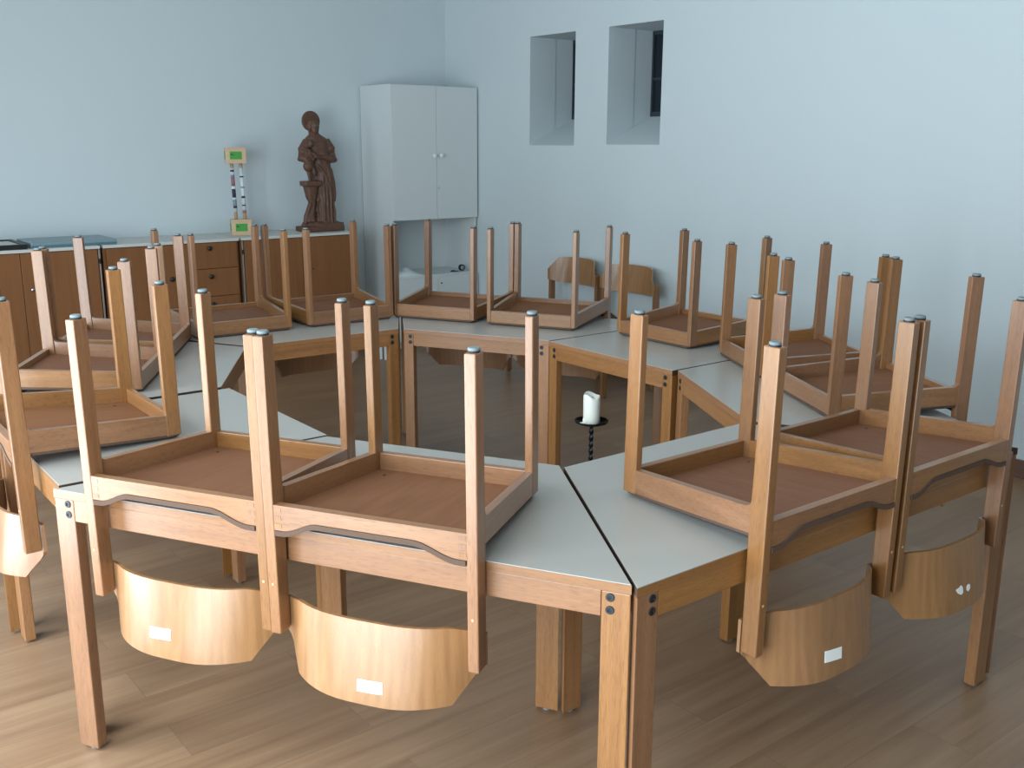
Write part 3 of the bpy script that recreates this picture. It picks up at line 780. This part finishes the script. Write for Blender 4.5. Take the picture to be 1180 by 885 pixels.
# two-tube stand with green labels
ts = thing('tube_stand', 'pale wooden stand of two printed tubes between blocks with green labels, left of the statue', 'ornament', frame(at(1.962, 0.25, SH), ANG_L-radians(17)))
for nm, z0, z1, dx in (('lower_block', 0.0, 0.112, 0.0), ('upper_block', 0.502, 0.612, -0.012)):
    bm = bmesh.new(); box(bm, -0.070+dx, 0.070+dx, -0.06, 0.06, z0, z1, 0.003); b_ = obj(nm, bm, PALEW, ts)
    zc = (z0+z1)/2
    bm = bmesh.new(); box(bm, -0.042+dx, 0.040+dx, -0.0612, -0.0595, zc-0.026, zc+0.028); lb = obj('green_label', bm, GREEN, b_)
    bm = bmesh.new(); box(bm, -0.034+dx, -0.022+dx, -0.0618, -0.0610, zc+0.004, zc+0.012); box(bm, -0.018+dx, -0.012+dx, -0.0618, -0.0610, zc+0.002, zc+0.007); obj('print', bm, DARKBR, lb)
    bm = bmesh.new(); box(bm, -0.0712+dx, -0.0695+dx, -0.03, 0.03, zc-0.026, zc+0.028); obj('green_label', bm, GREEN, b_)
PAPER = plain('printed_paper', rgb(206, 216, 220), 0.6); INK = plain('dark_ink', rgb(48, 52, 66), 0.6); PINK = plain('dusty_pink_ink', rgb(150, 104, 116), 0.6); GREYB = plain('grey_blue_ink', rgb(128, 142, 158), 0.6)
for s, bands in ((-1, [(0.19, 0.205, INK), (0.205, 0.25, GREYB), (0.265, 0.325, INK), (0.345, 0.41, PINK), (0.41, 0.425, GREYB), (0.445, 0.458, INK)]), (1, [(0.155, 0.175, PINK), (0.205, 0.214, INK), (0.26, 0.275, INK), (0.33, 0.342, GREYB), (0.405, 0.415, INK)])):
    xx = -0.030 if s < 0 else 0.032
    bm = bmesh.new(); tube(bm, [(xx, 0, 0.113), (xx-0.010, 0, 0.501)], 0.0125, 16); tb = obj('tube', bm, PALEW, ts, True)
    px = lambda z: xx - 0.010*(z-0.113)/0.388
    bm = bmesh.new(); tube(bm, [(px(0.165), 0, 0.165), (px(0.470), 0, 0.470)], 0.0131, 16); pw = obj('paper_wrap', bm, PAPER, tb, True)
    for z0, z1, m in bands:
        bm = bmesh.new(); tube(bm, [(px(z0), 0, z0), (px(z1), 0, z1)], 0.0134, 16); obj('printed_band', bm, m, tb, True)

# carved statue: robed figure with a round halo, a child standing on a pedestal at its side
K = 0.00109
def sx(zx): return (zx-235)*K
def sz(zy): return (848-zy)*K
def loft(bm, secs, fold=0.0, nf=9, seg=36, ph=0.0):
    rings = []
    for zy, xc, hw, hd, yc in secs:
        ring = []
        for i in range(seg):
            a = 2*pi*i/seg; f = 1 + fold*sin(nf*a+ph+zy*0.004)*(0.4+0.6*min(1, max(0, (zy-380)/300)))
            ring.append(bm.verts.new((sx(xc)+hw*K*f*cos(a), yc*K+hd*K*f*sin(a), sz(zy))))
        rings.append(ring)
    for a, b in zip(rings, rings[1:]):
        for i in range(seg): bm.faces.new((a[i], a[(i+1)%seg], b[(i+1)%seg], b[i]))
    bm.faces.new(rings[0]); bm.faces.new(list(reversed(rings[-1])))
stt = thing('carved_statue', 'dark carved wooden statue of a haloed robed figure with a child, on the sideboard', 'statue', frame(at(1.345, 0.27, SH), ANG_L))
bm = bmesh.new()
# robe and torso
loft(bm, [(800, 275, 80, 62, 0), (760, 274, 78, 62, 0), (690, 270, 76, 58, 0), (620, 272, 78, 58, 0), (540, 272, 74, 56, 0), (470, 270, 68, 54, 0), (400, 266, 64, 50, 0),
          (340, 256, 70, 48, 0), (290, 245, 80, 48, 0), (250, 236, 86, 46, 0), (224, 230, 76, 40, 0), (202, 222, 42, 30, 0), (180, 218, 22, 22, 0)], 0.075)
# overskirt hanging in long folds to the right
loft(bm, [(648, 318, 34, 52, -4), (600, 320, 38, 56, -4), (520, 312, 40, 56, -6), (440, 298, 40, 52, -6), (390, 282, 32, 42, -6)], 0.10, 7)
for x, y0_, y1_ in ((250, 430, 790), (272, 470, 800), (300, 450, 800), (325, 640, 795), (240, 600, 780)):
    tube(bm, [(sx(x-6), -50*K, sz(y0_)), (sx(x+2), -58*K, sz((y0_+y1_)/2)), (sx(x), -60*K, sz(y1_))], [5*K, 8*K, 9*K], 8)
tube(bm, [(sx(215), -44*K, sz(400)), (sx(262), -56*K, sz(470)), (sx(300), -56*K, sz(560)), (sx(335), -40*K, sz(620))], [7*K, 9*K, 9*K, 8*K], 8)
# arms in wide sleeves
tube(bm, [(sx(298), 0, sz(240)), (sx(334), -6*K, sz(300)), (sx(344), -16*K, sz(368)), (sx(304), -46*K, sz(360)), (sx(255), -62*K, sz(348)), (sx(232), -64*K, sz(350))], [32*K, 36*K, 34*K, 28*K, 16*K, 10*K], 14)
tube(bm, [(sx(168), 0, sz(245)), (sx(128), -4*K, sz(305)), (sx(112), -12*K, sz(358)), (sx(140), -46*K, sz(368)), (sx(185), -62*K, sz(360))], [32*K, 35*K, 32*K, 24*K, 13*K], 14)
tube(bm, [(sx(236), -62*K, sz(350)), (sx(205), -66*K, sz(358)), (sx(188), -66*K, sz(352))], [9*K, 7*K, 4*K], 8)
ellipsoid(bm, (sx(262), -50*K, sz(330)), (26*K, 18*K, 20*K))
# figure's back closing the hollow towards the pedestal
tube(bm, [(sx(205), 10*K, sz(430)), (sx(205), 12*K, sz(600)), (sx(200), 10*K, sz(795))], [30*K, 32*K, 40*K], 12)
# head with beard and hair
ellipsoid(bm, (sx(214), -14*K, sz(140)), (31*K, 34*K, 42*K)); ellipsoid(bm, (sx(212), -24*K, sz(172)), (22*K, 20*K, 28*K))
ellipsoid(bm, (sx(213), -46*K, sz(146)), (5*K, 8*K, 10*K)); ellipsoid(bm, (sx(203), -42*K, sz(132)), (9*K, 6*K, 5*K)); ellipsoid(bm, (sx(224), -42*K, sz(132)), (9*K, 6*K, 5*K))
for s in (-1, 1): tube(bm, [(sx(214+s*26), -8*K, sz(110)), (sx(214+s*34), -4*K, sz(150)), (sx(214+s*30), 0, sz(195))], [9*K, 11*K, 8*K], 8)
# round halo behind the head
hal = Matrix.Translation((sx(207), 18*K, sz(112))) @ Matrix.Rotation(pi/2, 4, 'X')
b2 = bmesh.new(); lathe(b2, [(58*K, -10*K), (66*K, -8*K), (68*K, 0), (66*K, 7*K), (58*K, 9*K)], 36)
bmesh.ops.transform(b2, matrix=hal, verts=b2.verts); me_ = bpy.data.meshes.new('tmp'); b2.to_mesh(me_); b2.free(); bm.from_mesh(me_); bpy.data.meshes.remove(me_)
# child: head, body, arms, legs
ellipsoid(bm, (sx(166), -46*K, sz(262)), (23*K, 23*K, 27*K)); ellipsoid(bm, (sx(150), -46*K, sz(350)), (33*K, 27*K, 58*K)); ellipsoid(bm, (sx(142), -46*K, sz(410)), (36*K, 28*K, 36*K))
tube(bm, [(sx(172), -60*K, sz(320)), (sx(196), -70*K, sz(345)), (sx(232), -72*K, sz(352))], [10*K, 8*K, 6*K], 8)
tube(bm, [(sx(128), -56*K, sz(315)), (sx(122), -70*K, sz(350)), (sx(150), -78*K, sz(366))], [11*K, 9*K, 6*K], 8)
tube(bm, [(sx(170), -50*K, sz(420)), (sx(184), -56*K, sz(460)), (sx(178), -52*K, sz(508))], [15*K, 12*K, 9*K], 10)
tube(bm, [(sx(140), -46*K, sz(430)), (sx(146), -48*K, sz(470)), (sx(150), -48*K, sz(508))], [16*K, 12*K, 9*K], 10)
# pedestal: capital, bowl and twisted stem spreading into a root
box(bm, sx(104), sx(222), -76*K, 20*K, sz(541), sz(507))
loft(bm, [(780, 150, 48, 40, -28), (740, 146, 38, 36, -28), (690, 158, 30, 30, -28), (650, 170, 26, 26, -28), (620, 166, 38, 34, -28), (575, 165, 48, 40, -28), (540, 164, 54, 44, -28)], 0.05, 6)
tube(bm, [(sx(205), -30*K, sz(545)), (sx(212), -40*K, sz(640)), (sx(200), -40*K, sz(700)), (sx(214), -36*K, sz(790))], [9*K, 11*K, 10*K, 14*K], 8)
tube(bm, [(sx(150), -50*K, sz(650)), (sx(120), -46*K, sz(720)), (sx(104), -40*K, sz(792))], [12*K, 14*K, 16*K], 8)
# base
box(bm, sx(84), sx(384), -84*K, 66*K, sz(846), sz(812)); loft(bm, [(848, 230, 140, 72, -8), (812, 232, 138, 70, -8), (784, 235, 128, 60, -8)], 0.05, 11)
box(bm, sx(180), sx(380), -80*K, 62*K, sz(830), sz(790))
st_o = obj('figure', bm, STATUEW, stt)
rm = st_o.modifiers.new('union', 'REMESH'); rm.mode = 'VOXEL'; rm.voxel_size = 0.0042; rm.use_smooth_shade = True
sm = st_o.modifiers.new('soft', 'SMOOTH'); sm.factor = 0.5; sm.iterations = 3

# ------------------------------------------------------------------ daylight
def area(name, al, off, z, sx_, sy_, power, col, spread=180):
    d = bpy.data.lights.new(name, 'AREA'); d.shape = 'RECTANGLE'; d.size = sx_; d.size_y = sy_; d.energy = power; d.color = col; d.spread = radians(spread)
    o = bpy.data.objects.new(name, d); C.objects.link(o)
    dirv = -LD
    o.matrix_world = Matrix.Translation(at(al, off, z)) @ dirv.to_track_quat('-Z', 'Y').to_matrix().to_4x4()
    return o
SKYC = (0.80, 0.925, 1.0)
for k, ((a, b), pw) in enumerate(zip(WINS, (30, 140, 195))):
    area('daylight', LW-0.02, (a+b)/2, (WZ0+WZ1)/2, b-a-0.1, WZ1-WZ0-0.1, pw, SKYC)
wd = bpy.data.worlds.new('sky'); bpy.context.scene.world = wd; wd.use_nodes = True
bg = wd.node_tree.nodes['Background']; bg.inputs['Color'].default_value = (0.75, 0.88, 1.0, 1); bg.inputs['Strength'].default_value = 0.5

# ------------------------------------------------------------------ camera
F, PITCH, ROLL, HGT = 1158.25905, 0.23421814, 0.00385314, 1.60006213
cp, sp = cos(PITCH), sin(PITCH)
fw = Vector((0, cp, -sp)); up = Vector((0, sp, cp)); rt = Vector((1, 0, 0))
r2 = rt*cos(ROLL) + up*sin(ROLL); u2 = -rt*sin(ROLL) + up*cos(ROLL)
cd = bpy.data.cameras.new('camera'); cd.sensor_fit = 'HORIZONTAL'; cd.sensor_width = 36; cd.lens = F/1180*36; cd.clip_start = 0.02
co = bpy.data.objects.new('camera', cd); C.objects.link(co)
co.matrix_world = Matrix(((r2.x, u2.x, -fw.x, 0), (r2.y, u2.y, -fw.y, 0), (r2.z, u2.z, -fw.z, HGT), (0, 0, 0, 1)))
sc = bpy.context.scene; sc.camera = co
sc.view_settings.view_transform = 'Standard'; sc.view_settings.look = 'None'; sc.view_settings.gamma = 1.0
sc.view_settings.use_curve_mapping = False; sc.view_settings.exposure = -0.33
sc.cycles.max_bounces = 10; sc.cycles.diffuse_bounces = 6; sc.cycles.sample_clamp_indirect = 4.0
